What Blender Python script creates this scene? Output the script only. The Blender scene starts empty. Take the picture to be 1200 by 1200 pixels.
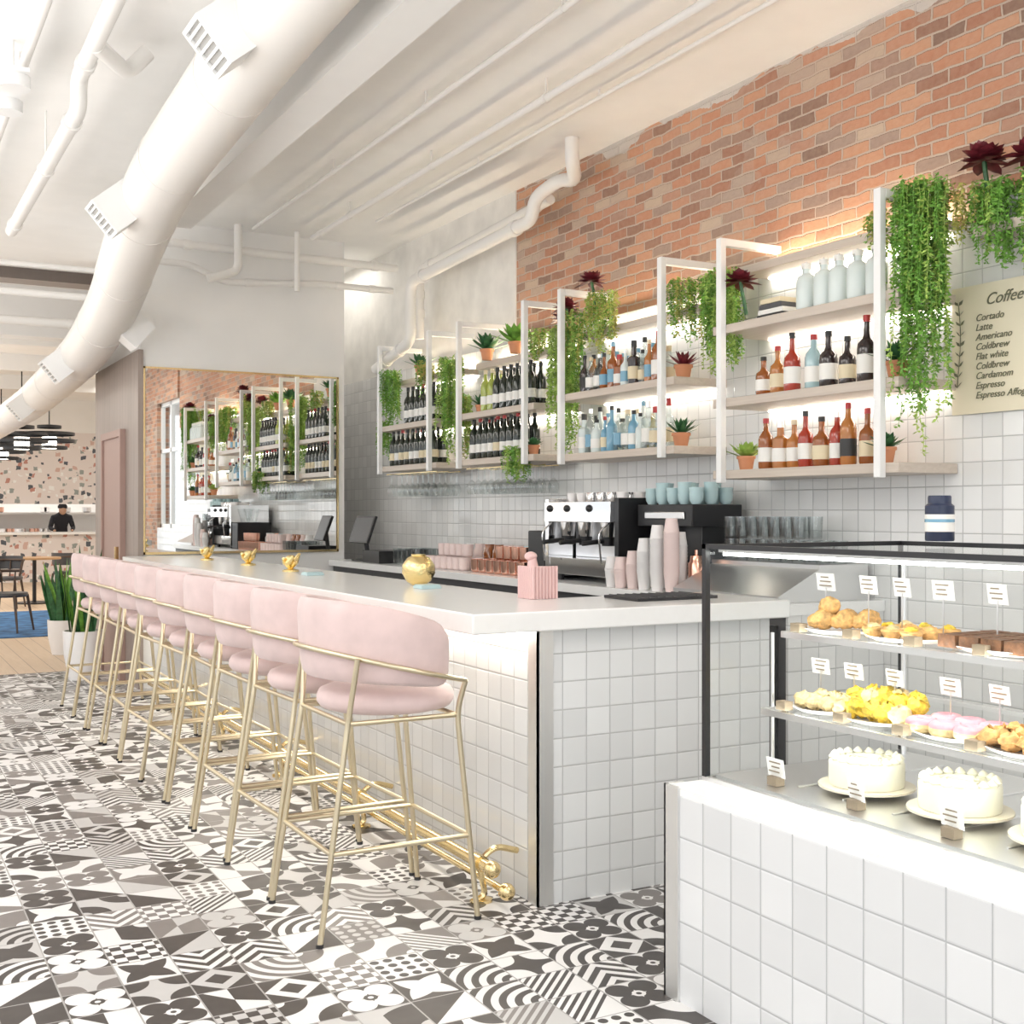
import bpy, math, random
from mathutils import Vector, Matrix, Euler
random.seed(7)
R=random.random
def U(a,b): return a+(b-a)*R()
scene=bpy.context.scene
try:
    scene.view_settings.view_transform='Standard'
    scene.view_settings.look='None'
except Exception as e: print(e)

# ------------------------------------------------------------ materials
MATS={}
def newmat(name):
    m=bpy.data.materials.new(name); m.use_nodes=True
    nt=m.node_tree; b=nt.nodes['Principled BSDF']
    MATS[name]=m
    return m,nt,b
def pmat(name,col,rough=.5,metal=0,emit=0,ecol=None,trans=0,noise=0,nscale=20,bump=0,coat=0,sheen=0):
    m,nt,b=newmat(name)
    b.inputs['Base Color'].default_value=(*col,1)
    b.inputs['Roughness'].default_value=rough
    b.inputs['Metallic'].default_value=metal
    if trans: b.inputs['Transmission Weight'].default_value=trans
    if coat: b.inputs['Coat Weight'].default_value=coat
    if sheen: b.inputs['Sheen Weight'].default_value=sheen
    if emit:
        b.inputs['Emission Color'].default_value=(*(ecol or col),1)
        b.inputs['Emission Strength'].default_value=emit
    if noise or bump:
        g=nt.nodes.new('ShaderNodeNewGeometry')
        n=nt.nodes.new('ShaderNodeTexNoise'); n.inputs['Scale'].default_value=nscale
        n.inputs['Detail'].default_value=4
        nt.links.new(g.outputs['Position'],n.inputs['Vector'])
        if noise:
            mr=nt.nodes.new('ShaderNodeMapRange')
            mr.inputs['From Min'].default_value=.3; mr.inputs['From Max'].default_value=.7
            mr.inputs['To Min'].default_value=1-noise; mr.inputs['To Max'].default_value=1+noise
            nt.links.new(n.outputs[0],mr.inputs[0])
            v=nt.nodes.new('ShaderNodeVectorMath'); v.operation='SCALE'
            v.inputs[0].default_value=col
            nt.links.new(mr.outputs[0],v.inputs['Scale'])
            nt.links.new(v.outputs[0],b.inputs['Base Color'])
        if bump:
            bp=nt.nodes.new('ShaderNodeBump'); bp.inputs['Strength'].default_value=bump
            bp.inputs['Distance'].default_value=.01
            nt.links.new(n.outputs[0],bp.inputs['Height'])
            nt.links.new(bp.outputs[0],b.inputs['Normal'])
    return m
def thinglass(name,col=(1,1,1),edge=.5,base=.04):
    m=bpy.data.materials.new(name); m.use_nodes=True; nt=m.node_tree
    nt.nodes.clear()
    o=nt.nodes.new('ShaderNodeOutputMaterial'); mx=nt.nodes.new('ShaderNodeMixShader')
    t=nt.nodes.new('ShaderNodeBsdfTransparent'); t.inputs[0].default_value=(*col,1)
    g=nt.nodes.new('ShaderNodeBsdfGlossy'); g.inputs['Roughness'].default_value=.03
    f=nt.nodes.new('ShaderNodeLayerWeight'); f.inputs[0].default_value=.5
    p=nt.nodes.new('ShaderNodeMath'); p.operation='POWER'; p.inputs[1].default_value=4
    a=nt.nodes.new('ShaderNodeMath'); a.operation='MULTIPLY_ADD'; a.inputs[1].default_value=edge; a.inputs[2].default_value=base
    nt.links.new(f.outputs['Facing'],p.inputs[0]); nt.links.new(p.outputs[0],a.inputs[0]); nt.links.new(a.outputs[0],mx.inputs[0])
    nt.links.new(t.outputs[0],mx.inputs[1]); nt.links.new(g.outputs[0],mx.inputs[2])
    nt.links.new(mx.outputs[0],o.inputs[0]); MATS[name]=m; return m

class NT:
    def __init__(s,nt): s.nt=nt
    def m(s,op,*a):
        n=s.nt.nodes.new('ShaderNodeMath'); n.operation=op
        for i,x in enumerate(a):
            if isinstance(x,(int,float)): n.inputs[i].default_value=x
            else: s.nt.links.new(x,n.inputs[i])
        return n.outputs[0]
    def pos(s):
        g=s.nt.nodes.new('ShaderNodeNewGeometry'); sp=s.nt.nodes.new('ShaderNodeSeparateXYZ')
        s.nt.links.new(g.outputs['Position'],sp.inputs[0])
        sn=s.nt.nodes.new('ShaderNodeSeparateXYZ'); s.nt.links.new(g.outputs['Normal'],sn.inputs[0])
        return sp.outputs,sn.outputs,g
    def comb(s,x,y,z=0):
        c=s.nt.nodes.new('ShaderNodeCombineXYZ')
        for i,v in enumerate((x,y,z)):
            if isinstance(v,(int,float)): c.inputs[i].default_value=v
            else: s.nt.links.new(v,c.inputs[i])
        return c.outputs[0]
    def white(s,vec):
        w=s.nt.nodes.new('ShaderNodeTexWhiteNoise'); w.noise_dimensions='3D'
        s.nt.links.new(vec,w.inputs['Vector'])
        sp=s.nt.nodes.new('ShaderNodeSeparateColor'); s.nt.links.new(w.outputs['Color'],sp.inputs[0])
        return w.outputs['Value'],sp.outputs[0],sp.outputs[1],sp.outputs[2]
    def mix(s,f,a,b):
        n=s.nt.nodes.new('ShaderNodeMix'); n.data_type='RGBA'
        for i,x in ((0,f),(6,a),(7,b)):
            if isinstance(x,(int,float)): n.inputs[i].default_value=x
            elif isinstance(x,tuple): n.inputs[i].default_value=(*x,1)
            else: s.nt.links.new(x,n.inputs[i])
        return n.outputs[2]
    def bump(s,h,b,strength=.3,dist=.01):
        bp=s.nt.nodes.new('ShaderNodeBump'); bp.inputs['Strength'].default_value=strength; bp.inputs['Distance'].default_value=dist
        s.nt.links.new(h,bp.inputs['Height']); s.nt.links.new(bp.outputs[0],b.inputs['Normal'])

def tile_mat(name,size,col=(.84,.84,.83),grout=(.5,.5,.5),gw=.04,rough=.12,var=.06,oy=0,oz=0):
    m,nt,b=newmat(name); n=NT(nt); P,N,g=n.pos()
    isx=n.m('GREATER_THAN',n.m('ABSOLUTE',N[0]),.5)
    a=n.m('ADD',n.m('MULTIPLY',P[1],isx),n.m('MULTIPLY',P[0],n.m('SUBTRACT',1,isx)))
    ua=n.m('ADD',n.m('DIVIDE',a,size),oy); va=n.m('ADD',n.m('DIVIDE',P[2],size),oz)
    w,r,gg,bb=n.white(n.comb(n.m('FLOOR',ua),n.m('FLOOR',va),isx))
    u=n.m('MULTIPLY_ADD',n.m('FRACT',ua),2,-1); v=n.m('MULTIPLY_ADD',n.m('FRACT',va),2,-1)
    e=n.m('MAXIMUM',n.m('ABSOLUTE',u),n.m('ABSOLUTE',v))
    gm=n.m('GREATER_THAN',e,1-gw)
    tint=n.m('SUBTRACT',1,n.m('MULTIPLY',r,var*2))
    vs=nt.nodes.new('ShaderNodeVectorMath'); vs.operation='SCALE'; vs.inputs[0].default_value=col
    nt.links.new(tint,vs.inputs['Scale'])
    nt.links.new(n.mix(gm,vs.outputs[0],grout),b.inputs['Base Color'])
    nt.links.new(n.m('MULTIPLY_ADD',gm,.6,rough),b.inputs['Roughness'])
    h=n.m('ADD',n.m('MULTIPLY',n.m('SUBTRACT',gg,.5),u),n.m('MULTIPLY',n.m('SUBTRACT',bb,.5),v))
    h=n.m('SUBTRACT',n.m('MULTIPLY',h,.35),n.m('SMOOTH_MAX',n.m('MULTIPLY_ADD',e,8,-7.2),0,.3))
    n.bump(h,b,.5,.004)
    return m

def floor_mat():
    m,nt,b=newmat('patchwork_tile'); n=NT(nt); P,N,g=n.pos(); S=.18
    ua=n.m('DIVIDE',P[0],S); va=n.m('DIVIDE',P[1],S)
    w,r,g2,b2=n.white(n.comb(n.m('FLOOR',ua),n.m('FLOOR',va),3))
    u0=n.m('MULTIPLY_ADD',n.m('FRACT',ua),2,-1); v0=n.m('MULTIPLY_ADD',n.m('FRACT',va),2,-1)
    grout=n.m('GREATER_THAN',n.m('MAXIMUM',n.m('ABSOLUTE',u0),n.m('ABSOLUTE',v0)),.972)
    sg=n.m('SUBTRACT',n.m('MULTIPLY',n.m('GREATER_THAN',r,.5),2),1)
    sh=n.m('SUBTRACT',n.m('MULTIPLY',n.m('GREATER_THAN',g2,.5),2),1)
    u=n.m('MULTIPLY',u0,sg); v=n.m('MULTIPLY',v0,sh)
    def dist(cx,cy,uu=u,vv=v):
        a=n.m('SUBTRACT',uu,cx); c=n.m('SUBTRACT',vv,cy)
        return n.m('SQRT',n.m('ADD',n.m('MULTIPLY',a,a),n.m('MULTIPLY',c,c)))
    lt=lambda a,c:n.m('LESS_THAN',a,c); gt=lambda a,c:n.m('GREATER_THAN',a,c)
    mul=lambda a,c:n.m('MULTIPLY',a,c); mx=lambda a,c:n.m('MAXIMUM',a,c); mn=lambda a,c:n.m('MINIMUM',a,c)
    au=n.m('ABSOLUTE',u); av=n.m('ABSOLUTE',v)
    masks=[]
    d1=dist(1,1);d2=dist(-1,-1);d3=dist(1,-1);d4=dist(-1,1)
    masks.append(mx(mul(lt(d1,1.85),lt(d2,1.85)),mul(lt(d3,1.85),lt(d4,1.85))))
    masks.append(gt(n.m('ADD',u,v),0))
    ck=n.m('ADD',n.m('FLOOR',mul(u,2.5)),n.m('FLOOR',mul(v,2.5)))
    masks.append(gt(n.m('FRACT',n.m('MULTIPLY',ck,.5)),.25))
    masks.append(mul(gt(n.m('FRACT',mul(n.m('ADD',u,v),2.5)),.5),gt(n.m('ADD',u,v),-.6)))
    fl=None
    for c in ((.47,.47),(-.47,.47),(.47,-.47),(-.47,-.47)):
        q=lt(dist(*c),.49); fl=q if fl is None else mx(fl,q)
    flower=mx(mul(fl,gt(dist(0,0),.24)),lt(dist(0,0),.1))
    masks.append(flower)
    masks.append(mx(mul(lt(d1,1.1),gt(d1,.35)),mul(lt(d2,1.1),gt(d2,.35))))
    s=n.m('ADD',au,av)
    masks.append(mx(gt(s,1.0),lt(s,.5)))
    fu=n.m('SUBTRACT',n.m('FRACT',mul(u,2)),.5); fv=n.m('SUBTRACT',n.m('FRACT',mul(v,2)),.5)
    masks.append(lt(dist(0,0,fu,fv),.34))
    masks.append(mx(mul(gt(u,0),gt(v,mul(u,.6))),mul(lt(u,0),lt(v,mul(u,1.2)))))
    masks.append(lt(mul(au,av),.14))
    masks.append(mx(mx(lt(d1,.85),lt(d2,.85)),mx(lt(d3,.85),lt(d4,.85))))
    masks.append(flower)
    masks.append(mul(gt(u,-.2),mul(lt(d3,1.9),gt(d3,.5))))
    masks.append(gt(n.m('FRACT',mul(d1,1.9)),.5))
    masks.append(gt(n.m('FRACT',n.m('ADD',mul(v,1.5),n.m('ABSOLUTE',mul(u,1.5)))),.5))
    masks.append(flower)
    K=len(masks); idx=n.m('FLOOR',n.m('MULTIPLY',w,K)); tot=None
    for k,mk in enumerate(masks):
        q=mul(mk,n.m('COMPARE',idx,k,.1)); tot=q if tot is None else n.m('ADD',tot,q)
    inv=gt(n.m('FRACT',mul(b2,13)),.75)
    tot=n.m('ABSOLUTE',n.m('SUBTRACT',tot,inv))
    dark=n.mix(gt(b2,.72),(.065,.057,.053),(.22,.20,.19))
    light=n.mix(gt(n.m('FRACT',mul(b2,7)),.78),(.80,.79,.78),(.56,.55,.54))
    noise=nt.nodes.new('ShaderNodeTexNoise'); noise.inputs['Scale'].default_value=9
    nt.links.new(g.outputs['Position'],noise.inputs['Vector'])
    col=n.mix(tot,light,dark); col=n.mix(grout,col,(.40,.39,.38))
    nt.links.new(col,b.inputs['Base Color'])
    nt.links.new(n.m('MULTIPLY_ADD',noise.outputs[0],.25,.3),b.inputs['Roughness'])
    return m

def brick_mat():
    m,nt,b=newmat('red_brick'); n=NT(nt); P,N,g=n.pos()
    vec=n.comb(P[1],P[2],0)
    nz=nt.nodes.new('ShaderNodeTexNoise'); nz.inputs['Scale'].default_value=7; nz.inputs['Detail'].default_value=5; nt.links.new(g.outputs['Position'],nz.inputs['Vector'])
    vm=nt.nodes.new('ShaderNodeVectorMath'); vm.operation='MULTIPLY_ADD'; 
    nt.links.new(nz.outputs['Color'],vm.inputs[0]); vm.inputs[1].default_value=(.04,.035,0); nt.links.new(vec,vm.inputs[2])
    br=nt.nodes.new('ShaderNodeTexBrick'); nt.links.new(vm.outputs[0],br.inputs['Vector'])
    br.inputs['Scale'].default_value=1; br.inputs['Brick Width'].default_value=.19; br.inputs['Row Height'].default_value=.062
    br.inputs['Mortar Size'].default_value=.007; br.inputs['Mortar Smooth'].default_value=.4
    br.inputs['Color1'].default_value=(0,0,0,1); br.inputs['Color2'].default_value=(1,1,1,1); br.inputs['Mortar'].default_value=(.5,.5,.5,1)
    cr=nt.nodes.new('ShaderNodeValToRGB'); e=cr.color_ramp
    e.elements[0].position=0; e.elements[0].color=(.20,.11,.08,1)
    e.elements[1].position=1; e.elements[1].color=(.56,.43,.32,1)
    for p,c in ((.15,(.36,.14,.08,1)),(.3,(.52,.22,.12,1)),(.5,(.60,.31,.18,1)),(.66,(.50,.23,.14,1)),(.8,(.30,.20,.16,1)),(.9,(.42,.31,.25,1))):
        x=e.elements.new(p); x.color=c
    nt.links.new(br.outputs['Color'],cr.inputs[0])
    n2=nt.nodes.new('ShaderNodeTexNoise'); n2.inputs['Scale'].default_value=1.6; n2.inputs['Detail'].default_value=5
    nt.links.new(g.outputs['Position'],n2.inputs['Vector'])
    col=n.mix(n.m('MULTIPLY',n.m('GREATER_THAN',n2.outputs[0],.58),.2),cr.outputs[0],(.50,.43,.36))
    n3=nt.nodes.new('ShaderNodeTexNoise'); n3.inputs['Scale'].default_value=30; n3.inputs['Detail'].default_value=6
    nt.links.new(g.outputs['Position'],n3.inputs['Vector'])
    col=n.mix(n.m('MULTIPLY',n3.outputs[0],.35),col,(.70,.53,.40))
    col=n.mix(n.m('MULTIPLY',br.outputs['Fac'],.85),col,(.56,.47,.39))
    edge=n.m('GREATER_THAN',n.m('ADD',P[2],n.m('MULTIPLY',n2.outputs[0],.5)),4.07)
    col=n.mix(edge,col,(.62,.57,.52))
    nt.links.new(col,b.inputs['Base Color']); b.inputs['Roughness'].default_value=.85
    h=n.m('SUBTRACT',n.m('MULTIPLY',n3.outputs[0],.5),br.outputs['Fac'])
    n.bump(h,b,.8,.012); return m

def terrazzo():
    m,nt,b=newmat('terrazzo'); n=NT(nt); P,N,g=n.pos()
    nz=nt.nodes.new('ShaderNodeTexNoise'); nz.inputs['Scale'].default_value=5; nt.links.new(g.outputs['Position'],nz.inputs['Vector'])
    vm=nt.nodes.new('ShaderNodeVectorMath'); vm.operation='MULTIPLY_ADD'
    nt.links.new(nz.outputs['Color'],vm.inputs[0]); vm.inputs[1].default_value=(.12,.12,.12); nt.links.new(g.outputs['Position'],vm.inputs[2])
    vo=nt.nodes.new('ShaderNodeTexVoronoi'); vo.distance='CHEBYCHEV'; vo.inputs['Scale'].default_value=8.5; vo.inputs['Randomness'].default_value=1
    nt.links.new(vm.outputs[0],vo.inputs['Vector'])
    sp=nt.nodes.new('ShaderNodeSeparateColor'); nt.links.new(vo.outputs['Color'],sp.inputs[0])
    cr=nt.nodes.new('ShaderNodeValToRGB'); cr.color_ramp.interpolation='CONSTANT'; e=cr.color_ramp
    e.elements[0].color=(.09,.10,.12,1); e.elements[1].position=.8; e.elements[1].color=(.3,.33,.31,1)
    for p,c in ((.28,(.5,.24,.19,1)),(.42,(.85,.84,.82,1)),(.65,(.62,.43,.37,1))): e.elements.new(p).color=c
    nt.links.new(sp.outputs[0],cr.inputs[0])
    msk=n.m('LESS_THAN',vo.outputs['Distance'],n.m('MULTIPLY_ADD',sp.outputs[1],.2,.2))
    nt.links.new(n.mix(msk,(.76,.69,.66),cr.outputs[0]),b.inputs['Base Color']); b.inputs['Roughness'].default_value=.4
    return m
def wood_mat(name,c1,c2,axis=1,plank=.14,rough=.4,scale=(12,1,12)):
    m,nt,b=newmat(name); n=NT(nt); P,N,g=n.pos()
    mp=nt.nodes.new('ShaderNodeVectorMath'); mp.operation='MULTIPLY'; nt.links.new(g.outputs['Position'],mp.inputs[0]); mp.inputs[1].default_value=scale
    nz=nt.nodes.new('ShaderNodeTexNoise'); nz.inputs['Scale'].default_value=1.6; nz.inputs['Detail'].default_value=6; nz.inputs['Distortion'].default_value=1
    nt.links.new(mp.outputs[0],nz.inputs['Vector'])
    col=n.mix(nz.outputs[0],c1,c2)
    if plank:
        f=n.m('DIVIDE',P[axis],plank); w,r,gg,bb=n.white(n.comb(n.m('FLOOR',f),1,1))
        col=n.mix(n.m('MULTIPLY',r,.35),col,c1)
        gap=n.m('LESS_THAN',n.m('FRACT',f),.04); col=n.mix(n.m('MULTIPLY',gap,.7),col,tuple(x*.35 for x in c1))
    nt.links.new(col,b.inputs['Base Color']); b.inputs['Roughness'].default_value=rough
    return m

floor_mat(); brick_mat(); terrazzo()
tile_mat('wall_tile',.105,oz=.1)
tile_mat('bar_tile',.105,col=(.80,.81,.81),oz=.2,oy=.05)
tile_mat('case_tile',.125,col=(.76,.77,.78),grout=(.45,.46,.47),gw=.032,oz=.1)
pmat('white_paint',(.88,.87,.85),.6,noise=.02,nscale=3)
pmat('plaster',(.82,.80,.76),.7,noise=.08,nscale=5,bump=.2)
pmat('ceiling_paint',(.91,.90,.88),.6,noise=.02,nscale=4)
pmat('pipe_white',(.84,.82,.79),.4)
pmat('duct_paint',(.82,.79,.75),.42)
pmat('quartz',(.90,.90,.89),.18,noise=.01,nscale=30)
wood_mat('oak_floor',(.62,.46,.31),(.76,.6,.44),axis=0,plank=.16,scale=(14,1.2,14))
wood_mat('shelf_wood',(.50,.42,.35),(.68,.60,.52),plank=0,scale=(14,1.0,30))
wood_mat('brown_wood',(.26,.21,.18),(.42,.35,.31),axis=1,plank=.12,scale=(14,10,1.2))
pmat('dark_wood',(.08,.05,.035),.4)
pmat('tan_wood',(.5,.3,.15),.4)
pmat('pink_door',(.40,.27,.23),.5)
pmat('metal_white',(.88,.88,.87),.35)
pmat('vent_grey',(.42,.41,.39),.6)
pmat('brass',(.83,.66,.36),.22,1)
pmat('stool_brass',(.72,.63,.45),.3,1)
pmat('copper',(.85,.5,.38),.2,1)
pmat('gold',(.9,.72,.35),.22,1,bump=.4,nscale=60)
pmat('steel',(.78,.78,.78),.3,1)
pmat('trim_steel',(.80,.80,.79),.45,1)
pmat('chrome',(.85,.85,.86),.08,1)
pmat('black_metal',(.015,.015,.017),.35)
pmat('black_plastic',(.02,.02,.022),.4)
pmat('dark_grey',(.07,.07,.075),.4)
pmat('pink_velvet',(.70,.545,.53),.85,noise=.07,nscale=10,bump=.15,sheen=.25)
pmat('pink_glaze',(.80,.55,.53),.35)
pmat('mirror_glass',(.92,.92,.90),.01,1)
pmat('leaf_green',(.16,.36,.05),.5,noise=.4,nscale=25)
pmat('leaf_lime',(.34,.50,.10),.5,noise=.35,nscale=25)
pmat('leaf_yellow',(.42,.42,.10),.5,noise=.3,nscale=25)
pmat('leaf_dark',(.04,.14,.05),.45,noise=.4,nscale=30)
pmat('leaf_red',(.16,.02,.03),.4,noise=.4,nscale=25)
pmat('terracotta',(.62,.27,.14),.7)
pmat('soil',(.05,.03,.02),.9)
pmat('paper',(.9,.89,.87),.6)
pmat('poster_paper',(.82,.75,.58),.7)
pmat('ink',(.16,.16,.10),.7)
pmat('cup_pink',(.86,.70,.67),.6)
pmat('cup_white',(.88,.86,.85),.5)
pmat('cup_blue',(.52,.69,.71),.3)
pmat('label_white',(.85,.84,.8),.5)
pmat('label_cream',(.75,.65,.45),.5)
pmat('label_black',(.03,.03,.03),.5)
pmat('red_cap',(.45,.03,.03),.35)
for nme,c in dict(wine=(.012,.02,.012),amber=(.30,.09,.02),amber2=(.45,.17,.04),red=(.38,.04,.02),blue=(.16,.36,.50),darkb=(.03,.02,.02),lime=(.36,.42,.08),yellow=(.6,.42,.08),aqua=(.38,.55,.58)).items():
    pmat('liq_'+nme,c,.06,coat=.5)
thinglass('liq_clear',(.86,.90,.90),.7,.08)
thinglass('pane',(.98,.99,.985),.4,.02)
thinglass('glassware',(.93,.95,.95),.9,.08)
pmat('jar_milk',(.70,.77,.75),.2)
pmat('led_warm',(1,.9,.75),.5,emit=34,ecol=(1,.84,.62))
pmat('led_white',(1,.98,.93),.5,emit=26,ecol=(1,.93,.82))
pmat('led_bar',(1,.98,.93),.5,emit=13,ecol=(1,.93,.82))
pmat('led_case',(1,1,1),.5,emit=16,ecol=(.97,1,.96))
pmat('bulb',(1,1,1),.5,emit=8,ecol=(1,.95,.85))
pmat('rug_blue',(.05,.15,.32),.95,noise=.5,nscale=6)
pmat('cake_cream',(.84,.81,.66),.5,bump=.2)
pmat('plate_cream',(.76,.69,.54),.3)
pmat('pastry',(.72,.42,.15),.55,noise=.4,nscale=60,bump=.6)
pmat('pastry_dark',(.16,.07,.03),.5,noise=.4,nscale=60,bump=.5)
pmat('icing_yellow',(.78,.56,.06),.5,noise=.5,nscale=50,bump=.6)
pmat('icing_pink',(.85,.36,.42),.4,noise=.1,nscale=50,bump=.3)
pmat('scone',(.78,.62,.32),.6,noise=.3,nscale=50,bump=.6)
pmat('skin',(.55,.33,.22),.6)
pmat('cloth_black',(.02,.02,.025),.9)
pmat('navy',(.02,.03,.07),.35)
pmat('taupe',(.28,.22,.15),.6)

# ------------------------------------------------------------ mesh builder
class MB:
    def __init__(s): s.v=[];s.f=[];s.m=[];s.s=[];s.mats=[]
    def mi(s,n):
        if n not in s.mats: s.mats.append(n)
        return s.mats.index(n)
    def add(s,vs,fs,mat,smooth=False):
        o=len(s.v); s.v.extend([tuple(x) for x in vs]); k=s.mi(mat)
        for f in fs: s.f.append([o+i for i in f]); s.m.append(k); s.s.append(smooth)
    def box(s,x0,x1,y0,y1,z0,z1,mat,M=None):
        vs=[(x,y,z) for x in (x0,x1) for y in (y0,y1) for z in (z0,z1)]
        if M is not None: vs=[M@Vector(v) for v in vs]
        s.add(vs,[(0,1,3,2),(4,6,7,5),(0,4,5,1),(2,3,7,6),(0,2,6,4),(1,5,7,3)],mat)
    def obox(s,c,h,mat,rot=(0,0,0)):
        M=Matrix.Translation(c)@Euler(rot).to_matrix().to_4x4()
        s.box(-h[0],h[0],-h[1],h[1],-h[2],h[2],mat,M)
    def quad(s,a,b,c,d,mat): s.add([a,b,c,d],[(0,1,2,3)],mat)
    def lathe(s,prof,c,mat,seg=16,smooth=True,M=None,sx=1,sy=1):
        vs=[];fs=[];n=len(prof)
        for r,z in prof:
            for k in range(seg):
                a=2*math.pi*k/seg; p=Vector((r*math.cos(a)*sx,r*math.sin(a)*sy,z))
                if M is not None: p=M@p
                vs.append((p[0]+c[0],p[1]+c[1],p[2]+c[2]))
        for i in range(n-1):
            for k in range(seg):
                k2=(k+1)%seg; fs.append((i*seg+k,i*seg+k2,(i+1)*seg+k2,(i+1)*seg+k))
        if prof[0][0]>1e-4 and abs(prof[0][1]-prof[-1][1])>1e-6 and mat not in ('glassware',): fs.append(tuple(reversed(range(seg))))
        if prof[-1][0]>1e-4 and mat in ('steel','chrome','duct_paint') : fs.append(tuple((n-1)*seg+k for k in range(seg)))
        s.add(vs,fs,mat,smooth)
    def sphere(s,c,r,mat,seg=14,rings=9,sx=1,sy=1,sz=1,lump=0):
        ph=[(max(1e-5,r*math.sin(math.pi*i/rings)),-r*math.cos(math.pi*i/rings)*sz) for i in range(rings+1)]
        o=len(s.v); s.lathe(ph,c,mat,seg,True,None,sx,sy)
        if lump:
            for i in range(o,len(s.v)):
                x=s.v[i]; s.v[i]=tuple(x[j]+U(-lump,lump) for j in range(3))
    def tube(s,pts,r,mat,seg=8,closed=False,cap=True):
        pts=[Vector(p) for p in pts]; n=len(pts)
        rr=r if isinstance(r,(list,tuple)) else [r]*n
        vs=[];fs=[]; up=None
        for i,p in enumerate(pts):
            if closed: t=(pts[(i+1)%n]-pts[i-1])
            else: t=pts[min(i+1,n-1)]-pts[max(i-1,0)]
            t.normalize()
            if up is None:
                up=Vector((0,0,1)) if abs(t.z)<.9 else Vector((1,0,0))
            a=up-t*up.dot(t)
            if a.length<1e-4: a=Vector((1,0,0))-t*t.x
            a.normalize(); bq=t.cross(a); up=a
            for k in range(seg):
                q=2*math.pi*k/seg; vs.append(p+(a*math.cos(q)+bq*math.sin(q))*rr[i])
        m=n if closed else n-1
        for i in range(m):
            j=(i+1)%n
            for k in range(seg):
                k2=(k+1)%seg; fs.append((i*seg+k,i*seg+k2,j*seg+k2,j*seg+k))
        if not closed and cap:
            fs.append(tuple(reversed(range(seg)))); fs.append(tuple((n-1)*seg+k for k in range(seg)))
        s.add(vs,fs,mat,True)
    def build(s,name,loc=(0,0,0),bevel=0,parent=None,sharp=40):
        me=bpy.data.meshes.new(name); me.from_pydata(s.v,[],s.f)
        for n in s.mats: me.materials.append(MATS[n])
        me.polygons.foreach_set('material_index',s.m); me.polygons.foreach_set('use_smooth',s.s)
        me.update()
        try: me.set_sharp_from_angle(angle=math.radians(sharp))
        except Exception: pass
        o=bpy.data.objects.new(name,me); scene.collection.objects.link(o); o.location=loc
        if bevel:
            b=o.modifiers.new('bevel','BEVEL'); b.width=bevel; b.segments=2; b.limit_method='ANGLE'
        if parent: o.parent=parent
        return o
def rpath(pts,r=.1,n=5):
    pts=[Vector(p) for p in pts]; out=[pts[0]]
    for i in range(1,len(pts)-1):
        a,b,c=pts[i-1],pts[i],pts[i+1]; d1=(a-b);d2=(c-b); q=min(r,d1.length*.45,d2.length*.45)
        p1=b+d1.normalized()*q; p2=b+d2.normalized()*q
        for k in range(n+1):
            t=k/n; out.append(p1*(1-t)**2+b*2*t*(1-t)+p2*t*t)
    out.append(pts[-1]); return out
def simplebox(name,*a,mat='white_paint',bevel=0,parent=None):
    m=MB(); m.box(*a,mat); return m.build(name,bevel=bevel,parent=parent)

XW=4.3; YE=10.05; YB=12.0; CZ=3.85
# ------------------------------------------------------------ room shell
simplebox('floor',-3.6,6.6,-3,11.5,-.1,0,mat='patchwork_tile')
simplebox('floor_wood',-3.6,6.6,11.5,30,-.1,0,mat='oak_floor')
simplebox('ceiling',-3.6,6.6,-3,30,CZ,CZ+.1,mat='ceiling_paint')
m=MB()
m.box(XW,XW+.2,1.7,YB,0,2.72,'wall_tile'); m.box(XW+.03,XW+.2,1.7,7.8,2.72,CZ,'red_brick'); m.box(XW+.02,XW+.2,7.8,YB,2.72,CZ,'plaster')
m.box(XW,XW+.2,-3,.3,0,CZ,'red_brick'); m.box(XW,XW+.2,.3,1.7,0,1.2,'wall_tile'); m.box(XW,XW+.2,.3,1.7,3.2,CZ,'red_brick')
m.build('wall_right')
m=MB()
for y in (.3,.97,1.64): m.box(XW+.06,XW+.12,y,y+.06,1.2,3.2,'metal_white')
for z in (1.2,2.4,3.14): m.box(XW+.06,XW+.12,.3,1.7,z,z+.06,'metal_white')
m.quad((XW+.09,.3,1.2),(XW+.09,1.7,1.2),(XW+.09,1.7,3.2),(XW+.09,.3,3.2),'pane'); m.build('window_1')
XL=2.05; XR=3.82
we=simplebox('wall_end',XL,XR,YE,YB,0,CZ,mat='white_paint')
simplebox('wall_passage',XR,XW,YB-.1,YB,0,CZ,mat='white_paint')
m=MB(); m.box(XL-.022,XL,YE,YB,0,2.78,'brown_wood'); m.box(XL-.022,XL+.02,YE-.02,YE,0,2.78,'brown_wood')
m.build('wood_cladding',parent=we)
m=MB(); m.box(XL-.05,XL-.023,10.6,11.4,0,2.1,'pink_door')
for a in ((10.54,10.6,0,2.16),(11.4,11.46,0,2.16),(10.6,11.4,2.1,2.16)): m.box(XL-.07,XL-.023,a[0],a[1],a[2],a[3],'pink_door')
m.box(XL-.09,XL-.05,10.66,10.69,.95,1.15,'brass')
m.build('door_1',parent=we)
simplebox('wall_end_right',6.5,6.6,12.0,30,0,CZ,mat='white_paint')
simplebox('wall_behind_end',XW,6.5,YB-.1,YB,0,CZ,mat='white_paint')
m=MB()
m.box(-3.6,-3.4,-3,30,0,.6,'white_paint'); m.box(-3.6,-3.4,-3,30,3.3,CZ,'white_paint')
for y in range(-3,30,3): m.box(-3.6,-3.4,y,y+.5,.6,3.3,'white_paint')
m.build('wall_left')
m=MB(); m.box(-3.6,6.6,-3.2,-3,0,.5,'white_paint'); m.box(-3.6,6.6,-3.2,-3,3.3,CZ,'white_paint')
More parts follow.
